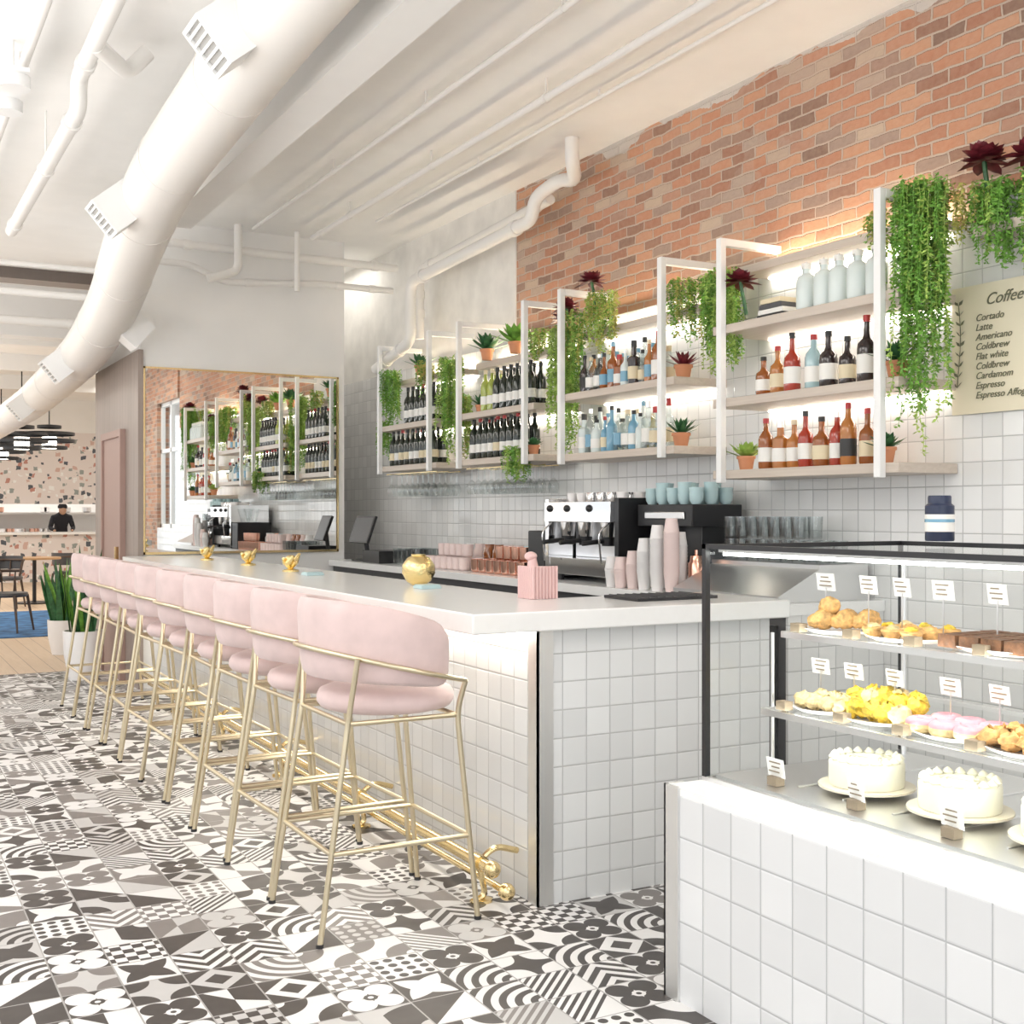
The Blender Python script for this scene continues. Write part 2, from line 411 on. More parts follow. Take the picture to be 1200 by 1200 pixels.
for x in (-3.6,-1.3,1.2,3.8): m.box(x,x+.3,-3.2,-3,.5,3.3,'white_paint')
m.build('wall_front')
m=MB(); m.box(-3.6,6.6,27,27.15,1.62,3.15,'terrazzo'); m.box(-3.6,6.6,27,27.15,3.15,CZ,'white_paint')
m.build('wall_far')
simplebox('wall_kitchen',-3.6,6.6,29.8,30,0,CZ,mat='white_paint')
m=MB(); m.box(-2,6.4,26.4,27.0,0,.98,'terrazzo'); m.box(-2.02,6.42,26.3,27.05,.98,1.03,'quartz')
m.build('kitchen_counter')
m=MB()
m.box(1,6,29.3,29.79,1.4,1.44,'steel'); m.box(1,6,29.2,29.79,.0,.95,'steel')
for i in range(30):
    x=U(1.2,5.8); m.lathe([(.07,0),(.1,.02),(.1,.12),(.0,.12)],(x,29.5,1.44 if R()<.5 else .95),random.choice(['cup_white','steel','copper']),10)
m.build('kitchen_shelf')
simplebox('ceiling_bulkhead',-3.4,6.5,13.6,13.9,3.32,CZ,mat='white_paint')
m=MB(); 
for y in (16.5,19.5,22.5): m.box(-3.4,6.5,y,y+.12,3.6,CZ,'white_paint')
m.box(-3.4,6.5,12.6,12.9,3.74,CZ,'brown_wood')
m.build('ceiling_joists')
simplebox('ceiling_beam',1.93,2.13,-3,8.7,3.50,CZ,mat='white_paint')
m=MB(); m.box(2.09,3.74,YE-.015,YE-.004,1.12,2.63,'mirror_glass')
for a in ((2.07,2.085),(3.745,3.76)): m.box(a[0],a[1],YE-.025,YE-.001,1.1,2.645,'brass')
m.box(2.07,3.76,YE-.025,YE-.001,2.63,2.645,'brass'); m.box(2.07,3.76,YE-.025,YE-.001,1.1,1.12,'brass')
m.build('wall_mirror')

# ------------------------------------------------------------ duct
m=MB()
ctrl=[(1.56,-1,3.60),(1.57,3,3.59),(1.58,5,3.56),(1.57,7.1,3.41),(1.63,8.2,3.24),(1.73,9.4,3.04),(1.76,10.8,2.86),(1.78,12.3,2.80),(1.82,15,2.74),(1.86,20,2.74)]
m.tube(rpath(ctrl,.5,6),.195,'duct_paint',36)
for i in range(len(ctrl)-1):
    a=Vector(ctrl[i]);b=Vector(ctrl[i+1]); d=(b-a).normalized(); L=(b-a).length; k=.6
    while k<L-.3:
        p=a+d*k; m.tube([p,p+d*.012],.1985,'duct_paint',36); k+=1.2
DUCT=m.build('air_duct',sharp=60)
def diffuser(p,side):
    m=MB()
    M=Matrix.Translation(p)@Euler((0,side*math.radians(50),0)).to_matrix().to_4x4()
    h=.115
    m.box(-h,h,-h,h,-.10,.12,'metal_white',M)
    m.box(-h+.02,h-.02,-h+.02,h-.02,-.102,-.1,'vent_grey',M)
    w=.018
    for a in ((-h,-h+w,-h,h),(h-w,h,-h,h),(-h+w,h-w,-h,-h+w),(-h+w,h-w,h-w,h)): m.box(a[0],a[1],a[2],a[3],-.118,-.10,'metal_white',M)
    for k in range(5):
        x=-h+.034+k*.036; m.box(x,x+.012,-h+w,h-w,-.115,-.1021,'metal_white',M)
    m.build('air_vent',parent=DUCT)
diffuser((1.38,5.0,3.47),1); diffuser((1.38,7.45,3.27),1); diffuser((1.57,11.1,2.74),1); diffuser((1.92,9.75,2.9),-1); diffuser((1.62,14.2,2.62),1)

# ------------------------------------------------------------ pipes
def pipe(name,paths,mat='pipe_white'):
    m=MB()
    for pts,r in paths:
        m.tube(rpath(pts,max(.06,r*2.2)),r,mat,12)
        P=[Vector(p) for p in pts]
        for i in range(len(P)-1):
            a,b=P[i],P[i+1]; d=(b-a); L=d.length; d.normalize()
            if L>.5:
                for k in ((.14+r*2) ,L-.14-r*2): m.tube([a+d*(k-.03),a+d*(k+.03)],r*1.22,mat,12)
            if L>2.5:
                k=1.2
                while k<L-.5:
                    q=a+d*k
                    if abs(d.z)<.3: m.tube([q,(q.x,q.y,CZ)],.006,mat,6); m.tube([q-d*.012,q+d*.012],r*1.2,mat,12)
                    k+=1.5
    m.build(name)
pipe('sprinkler_pipe',[([(3.35,0,3.74),(3.35,9.55,3.74)],.022),([(2.85,2,3.76),(2.85,9.55,3.76)],.016),([(3.7,0,3.80),(3.7,9,3.80)],.012)])
pipe('drain_pipe',[([(3.95,6.4,3.80),(3.95,6.4,3.66),(4.1,6.6,3.60),(4.1,6.8,3.66),(4.0,6.95,3.56),(4.0,7.0,3.42),(4.0,9.0,3.34),(4.0,9.0,2.85),(4.0,9.75,2.70)],.045),
  ([(4.15,7.0,3.58),(4.15,9.15,3.48),(4.15,9.15,2.9)],.036)])
pipe('water_pipe',[([(4.2,9.75,3.60),(2.15,9.75,3.62)],.035),([(4.2,9.85,3.42),(3.5,9.85,3.42),(2.7,9.85,3.36),(2.4,9.85,3.48),(2.1,9.85,3.48)],.028),
   ([(2.75,9.65,3.8),(2.75,9.65,3.42),(2.5,9.65,3.34)],.035),([(3.25,9.65,3.8),(3.25,9.65,3.3)],.022)])
pipe('conduit_pipe',[([(.95,2.2,3.70),(1.0,6.4,3.66),(1.0,6.4,3.5),(1.0,9.4,3.5)],.042),([(.75,4.0,3.76),(.75,10.5,3.66),(.75,10.5,3.45)],.025),
   ([(1.30,6.2,3.78),(1.2,6.2,3.66),(1.0,5.9,3.66)],.042)])
pipe('heating_pipe',[([(-1,10.8,3.30),(2.0,10.8,3.30)],.03),([(-1,10.6,3.5),(2.0,10.6,3.5)],.022),([(.5,10.8,3.30),(.5,10.8,3.8)],.025),([(.4,12.4,3.3),(2.1,12.4,3.3)],.045)])
m=MB()
for x,y in ((.69,6.35),(.70,6.75)):
    m.lathe([(.07,-.06),(.075,-.06),(.075,.0),(.0,.0)],(x,y,3.60),'metal_white',24); m.lathe([(.0,-.05),(.06,-.05)],(x,y,3.60),'bulb',24)
m.box(.64,.75,6.25,6.85,3.60,3.62,'metal_white'); m.tube([(.70,6.55,3.62),(.70,6.55,3.85)],.012,'metal_white')
m.build('ceiling_spotlight')

# ------------------------------------------------------------ bar
m=MB()
m.box(2.2,2.5,3.8,YE-.04,0,1.015,'bar_tile'); m.box(2.5,3.3,3.8,4.25,0,1.015,'bar_tile')
m.box(2.192,2.2,3.792,3.86,0,1.015,'trim_steel'); m.box(2.192,2.26,3.792,3.8,0,1.015,'trim_steel')
m.box(2.12,2.19,3.83,YE-.06,1.0,1.012,'led_bar')
m.build('bar_counter_base')
m=MB()
o=[(1.9,3.74),(3.36,3.74),(3.36,4.3),(2.56,4.3),(2.56,YE-.04),(1.9,YE-.04)]
n=len(o); vs=[(x,y,1.017) for x,y in o]+[(x,y,1.09) for x,y in o]
m.add(vs,[tuple(reversed(range(n))),tuple(range(n,2*n))]+[(i,(i+1)%n,n+(i+1)%n,n+i) for i in range(n)],'quartz')
m.build('bar_countertop',bevel=.006)
m=MB()
for x,z in ((2.03,.15),(2.09,.06)):
    m.tube([(x,3.85,z),(x,9.9,z)],.022 if z>.1 else .014,'brass',12)
    m.sphere((x,3.84,z),.032,'brass')
y=3.95
while y<9.9:
    m.tube(rpath([(2.195,y,.17),(2.1,y,.2),(2.03,y,.15),(2.06,y,.02),(2.0,y,.005)],.04),.012,'brass',8)
    m.lathe([(.0,0),(.035,0),(.035,.01),(.0,.012)],(2.05,y,.0),'brass',12)
    m.tube([(2.03,y-.03,.15),(2.03,y+.03,.15)],.03,'brass',12)
    y+=1.2
m.build('brass_foot_rail')
m=MB()
YN=4.15
m.box(3.72,XW-.005,YN,YE-.05,.0,.08,'black_metal'); m.box(3.7,XW-.005,YN,YE-.05,.08,.98,'dark_grey'); m.box(3.66,XW-.002,YN-.02,YE-.04,.98,1.03,'quartz')
m.box(3.7,XW-.005,YN-.015,YN,0,.98,'wall_tile')
y=4.2
while y<9.4:
    m.box(3.685,3.7,y,y+.66,.14,.93,'black_metal'); m.box(3.67,3.685,y+.05,y+.61,.86,.88,'steel'); y+=.7
m.build('back_bar_cabinet')

# ------------------------------------------------------------ stools
def stool_mesh():
    m=MB()
    m.lathe([(.0,.74),(.20,.74),(.235,.75),(.25,.77),(.25,.79),(.24,.81),(.2,.825),(.1,.831),(.0,.832)],(0.045,0,0),'pink_velvet',32)
    A=math.radians(118); nA=40; ring=14; ox=.045
    vs=[];fs=[]
    for i in range(nA+1):
        t=-1+2*i/nA; ang=math.pi+t*A
        e=abs(t); endf=math.sqrt(max(0,1-((e-.86)/.14)**2)) if e>.86 else 1
        endf=max(endf,.05)
        zt=1.15-.03*e**2-.085*e**3; zb=.868-.035*e**2
        zc=(zt+zb)/2-(1-endf)*.02; hh=(zt-zb)/2*(.35+.65*endf); th=.028*endf
        r0=.278
        for k in range(ring):
            q=2*math.pi*k/ring; cs,sn=math.cos(q),math.sin(q)
            sx=math.copysign(abs(cs)**.8,cs)*th; sz=math.copysign(abs(sn)**.5,sn)*hh
            rad=r0+sx+ (sz+hh)*.06
            vs.append((ox+rad*math.cos(ang),rad*math.sin(ang)*1.03,zc+sz))
    for i in range(nA):
        for k in range(ring):
            k2=(k+1)%ring; fs.append((i*ring+k,i*ring+k2,(i+1)*ring+k2,(i+1)*ring+k))
    fs.append(tuple(range(ring))); fs.append(tuple(reversed([nA*ring+k for k in range(ring)])))
    m.add(vs,fs,'pink_velvet',True)
    B='stool_brass'
    def rz(x): return .925-.24*x
    pts=[]
    for i in range(31):
        a=math.pi+math.radians(-126+252*i/30); x=ox+.326*math.cos(a);y=.332*math.sin(a); pts.append((x,y,rz(x)-.012))
    m.tube(pts,.009,B,8)
    e0=pts[0]; e1=pts[-1]
    for s in (-1,1):
        ee=e0 if (e0[1]*s>0) else e1
        m.tube(rpath([(-.17,s*.272,rz(-.17)-.012),(-.19,s*.235,.74),(-.30,s*.26,.0)],.05),.0105,B,8)
        m.tube(rpath([ee,(.22,s*.235,.74),(.29,s*.26,.0)],.05),.0105,B,8)
        m.tube([(-.19,s*.235,.73),(.22,s*.235,.73)],.009,B,8)
        m.tube([(-.255,s*.25,.30),(.262,s*.25,.30)],.009,B,8)
        for x in (-.30,.29): m.lathe([(.014,0),(.014,.012),(.0,.012)],(x,s*.26,0),'black_plastic',8)
    m.tube([(-.255,-.25,.30),(-.255,.25,.30)],.009,B,8); m.tube([(.262,-.25,.30),(.262,.25,.30)],.009,B,8)
    m.tube([(-.19,-.235,.73),(-.19,.235,.73)],.009,B,8); m.tube([(.22,-.235,.73),(.22,.235,.73)],.009,B,8)
    return m
st=stool_mesh().build('bar_stool',loc=(1.655,4.05,0),sharp=50)
for i in range(1,10):
    o=bpy.data.objects.new('bar_stool',st.data); o.location=(1.655+U(-.015,.015),4.05+.57*i,0); o.rotation_euler[2]=U(-.04,.04)
    scene.collection.objects.link(o)

# ------------------------------------------------------------ shelves
XP=3.93
units=[(3.79,4.877,[1.62,1.99,2.37,2.70],1.60),(5.396,6.469,[1.77,2.15,2.56],1.75),(6.941,7.93,[1.79,2.13,2.52],1.77),(8.453,9.448,[1.79,2.13,2.53],1.77)]
for (ya,yb,zs,zb) in units:
    m=MB()
    for y in (ya,yb):
        m.box(XP-.035,XP,y-.02,y+.02,zb,2.86,'metal_white'); m.box(XP,XW+.0,y-.02,y+.02,2.82,2.86,'metal_white')
    for i,z in enumerate(zs):
        top=(i==len(zs)-1)
        x0=XP+.0 if not top else XP+.17
        m.box(x0,XW-.002,ya-.09,yb+.09,z,z+.045,'shelf_wood')
        if i>=1: m.box(XW-.03,XW-.01,ya-.05,yb+.05,z-.008,z-.001,'led_white')
    m.box(XW-.05,XW-.025,ya-.08,yb+.08,zs[-1]+.046,zs[-1]+.056,'led_warm')
    m.build('shelving_unit',bevel=.003)

def bottle(m,x,y,z,h,r,mat,kind=0,cap='label_black',label='label_white',seg=12,l0=.14,l1=.42):
    z+=.001
    if kind==0: pr=[(r*.9,0),(r,.01),(r,h*.58),(r*.85,h*.66),(r*.38,h*.76),(r*.34,h*.9)]
    elif kind==1: pr=[(r*.9,0),(r,.01),(r,h*.5),(r*.93,h*.58),(r*.45,h*.66),(r*.33,h*.72),(r*.33,h*.9)]
    elif kind==2: pr=[(r*.8,0),(r*1.05,h*.05),(r*1.15,h*.3),(r*.95,h*.5),(r*.4,h*.62),(r*.33,h*.9)]
    elif kind==4: pr=[(r*.9,0),(r,.01),(r,h*.62),(r*.8,h*.72),(r*.42,h*.78),(r*.42,h*.88)]
    else: pr=[(r*.95,0),(r,.01),(r*1.0,h*.62),(r*.45,h*.68),(r*.4,h*.85)]
    m.lathe(pr,(x,y,z),mat,seg)
    zc=pr[-1][1]; m.lathe([(pr[-1][0]*1.15,zc),(pr[-1][0]*1.15,h),(0,h)],(x,y,z),cap,10)
    if label: 
        rr=max(r,pr[2][0] if kind!=2 else r*1.14)*1.02
        m.lathe([(rr,h*l0),(rr,h*l1)],(x,y,z),label,seg)
def row(name,y0,y1,z,n,spec,x=4.06,rows=1,jx=.03):
    m=MB()
    for q in range(rows):
        for i in range(n):
            y=y0+(y1-y0)*(i+.5)/n+U(-.005,.005)+q*.02; spec(m,x+q*.09+U(-jx,jx),y,z,i)
    return m.build(name)
caps=['label_black','red_cap','label_cream','steel','label_black']
def whisky(m,x,y,z,i):
    bottle(m,x,y,z,U(.23,.30),U(.036,.048),random.choice(['liq_amber','liq_amber','liq_amber2','liq_amber2','liq_red']),random.choice([0,1,2,3]),random.choice(caps),random.choice(['label_white','label_cream','label_white','label_black','label_white']))
seq2=[('liq_amber',.2),('liq_amber2',.24),('liq_red',.29),('liq_aqua',.27),('liq_darkb',.27),('liq_darkb',.23),('liq_darkb',.31)]
def mid2(m,x,y,z,i):
    a=seq2[(6-i)%7]; bottle(m,x,y,z,a[1],U(.038,.046),a[0],random.choice([0,1,1]),random.choice(['label_black','red_cap']),random.choice(['label_white','label_cream','label_white']))
def jars(m,x,y,z,i):
    bottle(m,x,y,z,.225,.05,'jar_milk',4,'label_white',None); m.tube([(x-.02,y,z+.17),(x-.028,y,z+.2),(x,y,z+.235)],.003,'steel',5)
def mixed(m,x,y,z,i):
    bottle(m,x,y,z,U(.2,.30),U(.028,.042),random.choice(['liq_clear','liq_aqua','liq_blue','liq_clear','jar_milk','liq_yellow','liq_clear','jar_milk']),random.choice([0,1,2,3]),random.choice(caps+['liq_blue']),random.choice(['label_white','label_white','liq_blue','label_cream',None]))
def mixed2(m,x,y,z,i):
    bottle(m,x,y,z,U(.2,.30),U(.028,.042),random.choice(['liq_clear','jar_milk','liq_amber','liq_amber2','liq_clear','liq_darkb','jar_milk']),random.choice([0,1,2,3]),random.choice(caps+['liq_blue']),random.choice(['label_white','label_white','liq_blue','label_cream','label_black']))
def wine(m,x,y,z,i): bottle(m,x,y,z,.30,.037,'liq_wine',0,random.choice(['label_black','label_black','red_cap']),random.choice(['label_white','label_white','label_cream']),10,.16,.36)
def wine2(m,x,y,z,i): bottle(m,x,y,z,.30,.037,'liq_lime' if i>5 else 'liq_wine',0,'label_cream' if i>5 else 'label_black','label_white',10,.16,.36)
A=units[0]; B=units[1]; C=units[2]; D=units[3]
row('whisky_bottles',3.93,4.70,A[2][0]+.045,8,whisky,x=4.03,jx=.02)
row('liquor_bottles',3.93,4.75,A[2][1]+.045,7,mid2,x=4.03,jx=.02)
row('glass_swing_bottles',3.84,4.40,A[2][2]+.045,5,jars,x=4.0,jx=.005)
m=MB(); z=A[2][2]+.046
for i,c in enumerate(['label_black','label_white','dark_grey','label_cream']): m.box(4.0,4.22,4.5+.01*i,4.70-.008*i,z+i*.026,z+i*.026+.023,c)
m.build('stacked_books')
row('gin_bottles',5.56,6.42,B[2][0]+.045,11,mixed,x=4.03,rows=2,jx=.01)
row('liquor_bottles',5.56,6.42,B[2][1]+.045,11,mixed2,x=4.03,rows=2,jx=.01)
row('wine_bottles',7.04,7.9,C[2][0]+.045,9,wine,rows=2,x=4.0,jx=.003)
row('wine_bottles',6.96,7.72,C[2][1]+.045,8,wine2,rows=2,x=4.0,jx=.003)
row('wine_bottles',8.5,9.4,D[2][0]+.045,9,wine,rows=2,x=4.0,jx=.003)
row('wine_bottles',8.5,9.1,D[2][1]+.045,6,wine,rows=2,x=4.0,jx=.003)
def wineglass_inv(m,x,y,z):
    m.lathe([(.032,0),(.004,-.006),(.0035,-.08),(.02,-.095),(.036,-.125),(.036,-.15),(.028,-.185)],(x,y,z),'glassware',12)
m=MB()
for (ya,yb,z) in ((6.95,7.93,1.78),(8.45,9.45,1.78)):
    for q in range(3):
        m.tube([(3.98+.1*q,ya,z-.012),(3.98+.1*q,yb,z-.012)],.005,'brass',6)
        y=ya+.06
        while y<yb-.03: wineglass_inv(m,3.98+.1*q,y,z-.015); y+=.105
m.build('hanging_wine_glasses')

# ------------------------------------------------------------ plants
def leafquad(m,p,d,w,mat):
    d=Vector(d); a=d.cross(Vector((U(-1,1),U(-1,1),U(-1,1))))
    if a.length<1e-5: return
    a.normalize(); p=Vector(p); mid=p+d*.45
    m.add([p,mid+a*w,p+d,mid-a*w],[(0,1,2,3)],mat)
def trail(m,x,y,z,L,wx,wy,n,mats,leaf=.024,dens=.016):
    for k in range(n):
        a=U(0,6.28); rr=math.sqrt(R()); px=x+wx*rr*math.cos(a); py=y+wy*rr*math.sin(a); l=L*U(.45,1)*(1-.25*rr); zz=z+U(0,.04); dx=U(-.1,.1);dy=U(-.1,.1)
        mat=random.choice(mats); s=0; pts=[]
        while s<l:
            q=Vector((px+dx*s*.5+.006*math.sin(s*30+k),py+dy*s*.5+.006*math.cos(s*25+k),zz-s)); pts.append(q)
            for j in range(3):
                leafquad(m,q,(U(-1,1)*leaf,U(-1,1)*leaf,U(-.9,.3)*leaf),leaf*.22,mat)
            s+=dens
        if len(pts)>2: m.tube(pts[::4]+[pts[-1]],.0015,mat,4,cap=False)
def rosette(m,c,n,L,w,mat,up0=.2,up1=1.4,curl=.3):
    c=Vector(c)
    for k in range(n):
        t=k/n; a=k*2.39996; el=up0+(up1-up0)*t; l=L*(1-.35*t)*U(.85,1.1)
        d=Vector((math.cos(a)*math.cos(el),math.sin(a)*math.cos(el),math.sin(el))); sd=Vector((-math.sin(a),math.cos(a),0)); vs=[];fs=[]
        for i in range(5):
            u=i/4; ww=w*(math.sin(math.pi*min(u*.85+.12,1))**.8) if i<4 else .001
            p=c+d*l*u+Vector((0,0,-curl*l*u*u)); nn=d.cross(sd)
            vs+= [p-sd*ww,p+nn*(-ww*.25),p+sd*ww]
        for i in range(4): fs+=[(i*3,i*3+1,i*3+4,i*3+3),(i*3+1,i*3+2,i*3+5,i*3+4)]
        m.add(vs,fs,mat,True)
def pot(m,x,y,z,r,h,mat):
    m.lathe([(r*.72,0),(r*.95,h*.8),(r*1.08,h*.8),(r*1.08,h),(r*.95,h),(r*.9,h*.85)],(x,y,z+.001),mat,16); m.lathe([(0,h*.85),(r*.92,h*.86)],(x,y,z),'soil',16)
G=['leaf_green','leaf_green','leaf_lime']; Lm=['leaf_lime','leaf_lime','leaf_green']; Yl=['leaf_yellow','leaf_lime','leaf_green']
def tplant(name,*trails,reds=()):
    m=MB()
    for t in trails: trail(m,*t)
    for p in reds: m.tube([(p[0]+.04,p[1],p[2]-.17),p],.01,'leaf_dark',6); rosette(m,p,40,.11,.028,'leaf_red',-.3,1.4,.1)
    return m.build(name)
m=MB(); pot(m,4.15,3.74,2.746,.08,.1,'metal_white')
trail(m,4.02,3.66,2.83,1.22,.10,.13,75,G); trail(m,4.02,3.66,2.84,.7,.13,.17,45,G)
m.build('hanging_plant')
m=MB(); m.box(4.1,XW-.001,2.75,3.45,2.60,2.64,'shelf_wood'); pot(m,4.2,3.3,2.641,.07,.1,'metal_white'); pot(m,4.2,3.05,2.641,.07,.1,'metal_white')
trail(m,4.12,3.33,2.78,.42,.08,.10,50,G); trail(m,4.1,3.1,2.78,.50,.08,.12,50,G); trail(m,4.12,3.5,2.80,.30,.08,.10,25,Yl)
for p in ((4.08,3.38,2.90),(4.08,3.15,2.86)): m.tube([(p[0]+.04,p[1],2.70),p],.01,'leaf_dark',6); rosette(m,p,44,.125,.032,'leaf_red',-.3,1.4,.1)
m.build('planter_shelf')
tplant('hanging_plant',(4.14,3.95,2.79,.22,.08,.14,40,Yl))
tplant('hanging_plant',(4.08,5.10,2.72,.62,.08,.14,60,Lm),(4.0,5.02,2.62,.3,.08,.1,25,G),(4.0,4.93,2.55,.42,.08,.09,35,Lm),reds=((4.0,4.83,2.64),))
tplant('hanging_plant',(4.08,5.38,2.72,.42,.09,.14,45,Yl))
tplant('hanging_plant',(4.03,6.62,2.62,.95,.09,.15,65,Lm),(4.0,6.45,2.7,.45,.06,.1,25,Yl),reds=((4.0,6.55,2.76),(4.08,6.72,2.72)))
tplant('hanging_plant',(4.05,6.2,2.78,.45,.08,.14,45,Yl),reds=((4.0,6.25,2.88),))
tplant('hanging_plant',(4.05,7.05,2.66,.25,.08,.1,30,Yl))
tplant('hanging_plant',(3.95,7.12,1.86,.28,.09,.14,45,G))
tplant('hanging_plant',(4.0,8.25,2.60,.85,.09,.14,60,Lm),(4.0,8.02,2.3,.55,.05,.06,25,Yl))
tplant('hanging_plant',(4.0,9.42,2.62,.55,.09,.12,45,G),(4.0,9.55,2.2,.4,.07,.09,30,G))
tplant('hanging_plant',(4.02,8.75,2.62,.3,.07,.11,25,Yl))
def potted(name,x,y,z,r,n=26,L=.17,w=.014,mat='leaf_dark',potm='terracotta'):
    m=MB(); pot(m,x,y,z,r,r*1.6,potm); rosette(m,(x,y,z+r*1.4),n,L,w,mat,.35,1.45,.05); m.build(name)
potted('potted_agave',4.03,3.80,A[2][1]+.045,.05,L=.16); potted('potted_agave',4.08,5.44,B[2][0]+.045,.05,L=.15)
potted('potted_aloe',4.08,5.42,B[2][1]+.045,.05,L=.13,mat='leaf_red'); 
potted('potted_agave',4.08,8.98,D[2][2]+.045,.05,L=.16,w=.02); potted('potted_agave',4.07,7.78,C[2][2]+.045,.05,L=.2,w=.025)
potted('potted_agave',4.07,7.35,C[2][2]+.045,.05,L=.2,w=.03,mat='leaf_green'); potted('potted_agave',4.05,7.84,C[2][1]+.045,.04,L=.13)
potted('potted_bromeliad',4.03,4.82,A[2][0]+.045,.045,L=.13,w=.022,mat='leaf_lime'); potted('potted_succulent',4.0,3.84,A[2][0]+.045,.045,L=.11,w=.02)
potted('potted_succulent',4.0,6.97,C[2][0]+.045,.04,L=.09,w=.02)

# ------------------------------------------------------------ poster
root=bpy.data.objects.new('menu_poster',None); scene.collection.objects.link(root); root.location=(XW-.012,3.4,2.16)
m=MB(); m.box(-.004,.004,-.32,.32,-.28,.28,'poster_paper'); m.build('paper',parent=root)
for i,t in enumerate(['Cortado','Latte','Americano','Coldbrew','Flat white','Coldbrew','Cardamom','Espresso','Espresso Affogato']):
    for col in (0,1):
        cu=bpy.data.curves.new('text','FONT'); cu.body=t if col==0 else ['5','5.5','4','6','5','7','6','4','8'][i]; cu.size=.042; cu.shear=.3; cu.extrude=.001
        cu.materials.append(MATS['ink'])
        o=bpy.data.objects.new('menu_line',cu); scene.collection.objects.link(o); o.parent=root
        o.location=(-.008,(.19 if col==0 else -.26),.12-i*.042); o.rotation_euler=(math.pi/2,0,-math.pi/2)
cu=bpy.data.curves.new('text','FONT'); cu.body='Coffee'; cu.size=.07; cu.shear=.4; cu.extrude=.001; cu.materials.append(MATS['ink'])
o=bpy.data.objects.new('menu_title',cu); scene.collection.objects.link(o); o.parent=root; o.location=(-.008,.14,.185); o.rotation_euler=(math.pi/2,0,-math.pi/2)
m=MB(); m.tube([(-.008,.28-.01*math.sin(k*.5),.2-.045*k) for k in range(9)],.002,'ink',5)
for k in range(9):
    for s in (-1,1): leafquad(m,(-.009,.28-.01*math.sin(k*.5),.2-.045*k),(0,s*.025,.025),.007,'ink')
m.build('vine_drawing',parent=root)

# ------------------------------------------------------------ display case
m=MB()
m.box(2.14,3.12,.9,2.92,0,.61,'case_tile')
m.box(2.132,2.14,2.86,2.928,0,.635,'trim_steel'); m.box(2.132,2.20,2.92,2.928,0,.635,'trim_steel')
m.box(2.14,3.12,.9,2.92,.61,.632,'quartz'); 
m.box(2.30,3.08,.95,2.89,.632,.65,'steel')
fx=2.275; bx=3.10; y1=2.92; y0=.92; zt=1.345; zb=.632
def fr(a,b,w=.009):
    m.box(min(a[0],b[0])-w,max(a[0],b[0])+w,min(a[1],b[1])-w,max(a[1],b[1])+w,min(a[2],b[2])-w*.8,max(a[2],b[2])+w*.8,'black_metal')
fr((fx,y1-.012,zb+.02),(fx,y1-.012,zt)); fr((bx,y1-.012,zb+.02),(bx,y1-.012,zt),.006); fr((fx,y0,zb+.02),(fx,y0,zt)); fr((bx,y0,zb+.02),(bx,y0,zt))
fr((fx,y0,zt),(fx,y1-.012,zt)); fr((bx,y0,zt),(bx,y1-.012,zt)); fr((fx,y1-.012,zt),(bx,y1-.012,zt)); fr((fx,y0,zt),(bx,y0,zt))
m.box(fx-.006,fx+.006,y0,y1,zb,zb+.014,'steel'); m.box(fx,bx,y1-.02,y1-.008,zb,zb+.014,'steel')
def pq(a,b,c,d): m.quad(a,b,c,d,'pane')
pq((fx,y0,zb),(fx,y1-.02,zb),(fx,y1-.02,zt),(fx,y0,zt)); pq((fx,y1-.012,zb),(bx,y1-.012,zb),(bx,y1-.012,zt),(fx,y1-.012,zt))
pq((fx,y0,zt),(bx,y0,zt),(bx,y1-.02,zt),(fx,y1-.02,zt)); pq((bx,y0,zb),(bx,y1-.02,zb),(bx,y1-.02,zt),(bx,y0,zt))
m.box(bx-.02,bx-.008,(y0+y1)/2-.015,(y0+y1)/2+.015,zb,zt,'steel')
for xs,zz in ((2.50,1.075),(2.42,.845)):
    m.quad((xs,.95,zz+.006),(3.05,.95,zz+.006),(3.05,2.82,zz+.006),(xs,2.82,zz+.006),'pane'); m.box(xs-.006,xs+.004,.95,2.82,zz-.010,zz+.009,'steel'); m.box(xs,3.05,2.815,2.825,zz-.006,zz+.009,'steel'); m.box(3.04,3.05,.95,2.82,zz-.006,zz+.009,'steel')
    m.box(xs+.012,xs+.03,.95,2.80,zz-.010,zz-.003,'led_case')
m.tube([(2.47,2.83,.65),(2.47,2.83,1.08)],.006,'steel'); m.tube([(3.03,2.83,.65),(3.03,2.83,1.3)],.008,'steel')
m.box(2.31,2.34,.95,2.87,1.318,1.328,'led_case'); m.box(2.30,2.35,.95,2.88,1.328,1.336,'metal_white')
for k in range(9): m.tube([(2.40,1.2+k*.18,.652),(3.0,1.2+k*.18,.652)],.003,'steel',5)
CASE=m.build('pastry_display_case')
def card(m,x,y,z,w=.075,h=.055,hb=.0):
    m.obox((x,y,z+h/2+hb),(.001,w/2,h/2),'paper',(0,-.15,U(-.25,.25)))
    for k in range(3): m.obox((x-.0045,y+U(-.004,.004),z+hb+h*.3+k*.013),(.0006,w*U(.2,.36),.0018),'taupe',(0,-.15,0))
m=MB()
def tag(x,y,z):
    m.obox((x,y,z+.013),(.016,.02,.013),'taupe'); card(m,x,y,z+.024)
z1=1.084; z2=.854; z3=.651
for y in (2.78,2.56,2.33,2.10,1.9): m.obox((2.53,y,z1+.013),(.016,.02,.013),'taupe')
for y in (2.76,2.52,2.30,2.06,1.85): m.obox((2.455,y,z2+.013),(.016,.02,.013),'taupe')
for y in (2.74,2.42,2.1): tag(2.36,y-.05,z3)
for y in (2.80,2.62,2.49,2.34,2.16,1.98): 
    m.tube([(2.66,y,z1),(2.66,y,z1+.13)],.002,'steel',5); card(m,2.66,y,z1+.12,.075,.055)
for y in (2.78,2.64,2.48,2.28,2.12): 
    m.tube([(2.62,y,z2),(2.62,y,z2+.11)],.002,'steel',5); card(m,2.62,y,z2+.095,.07,.048)
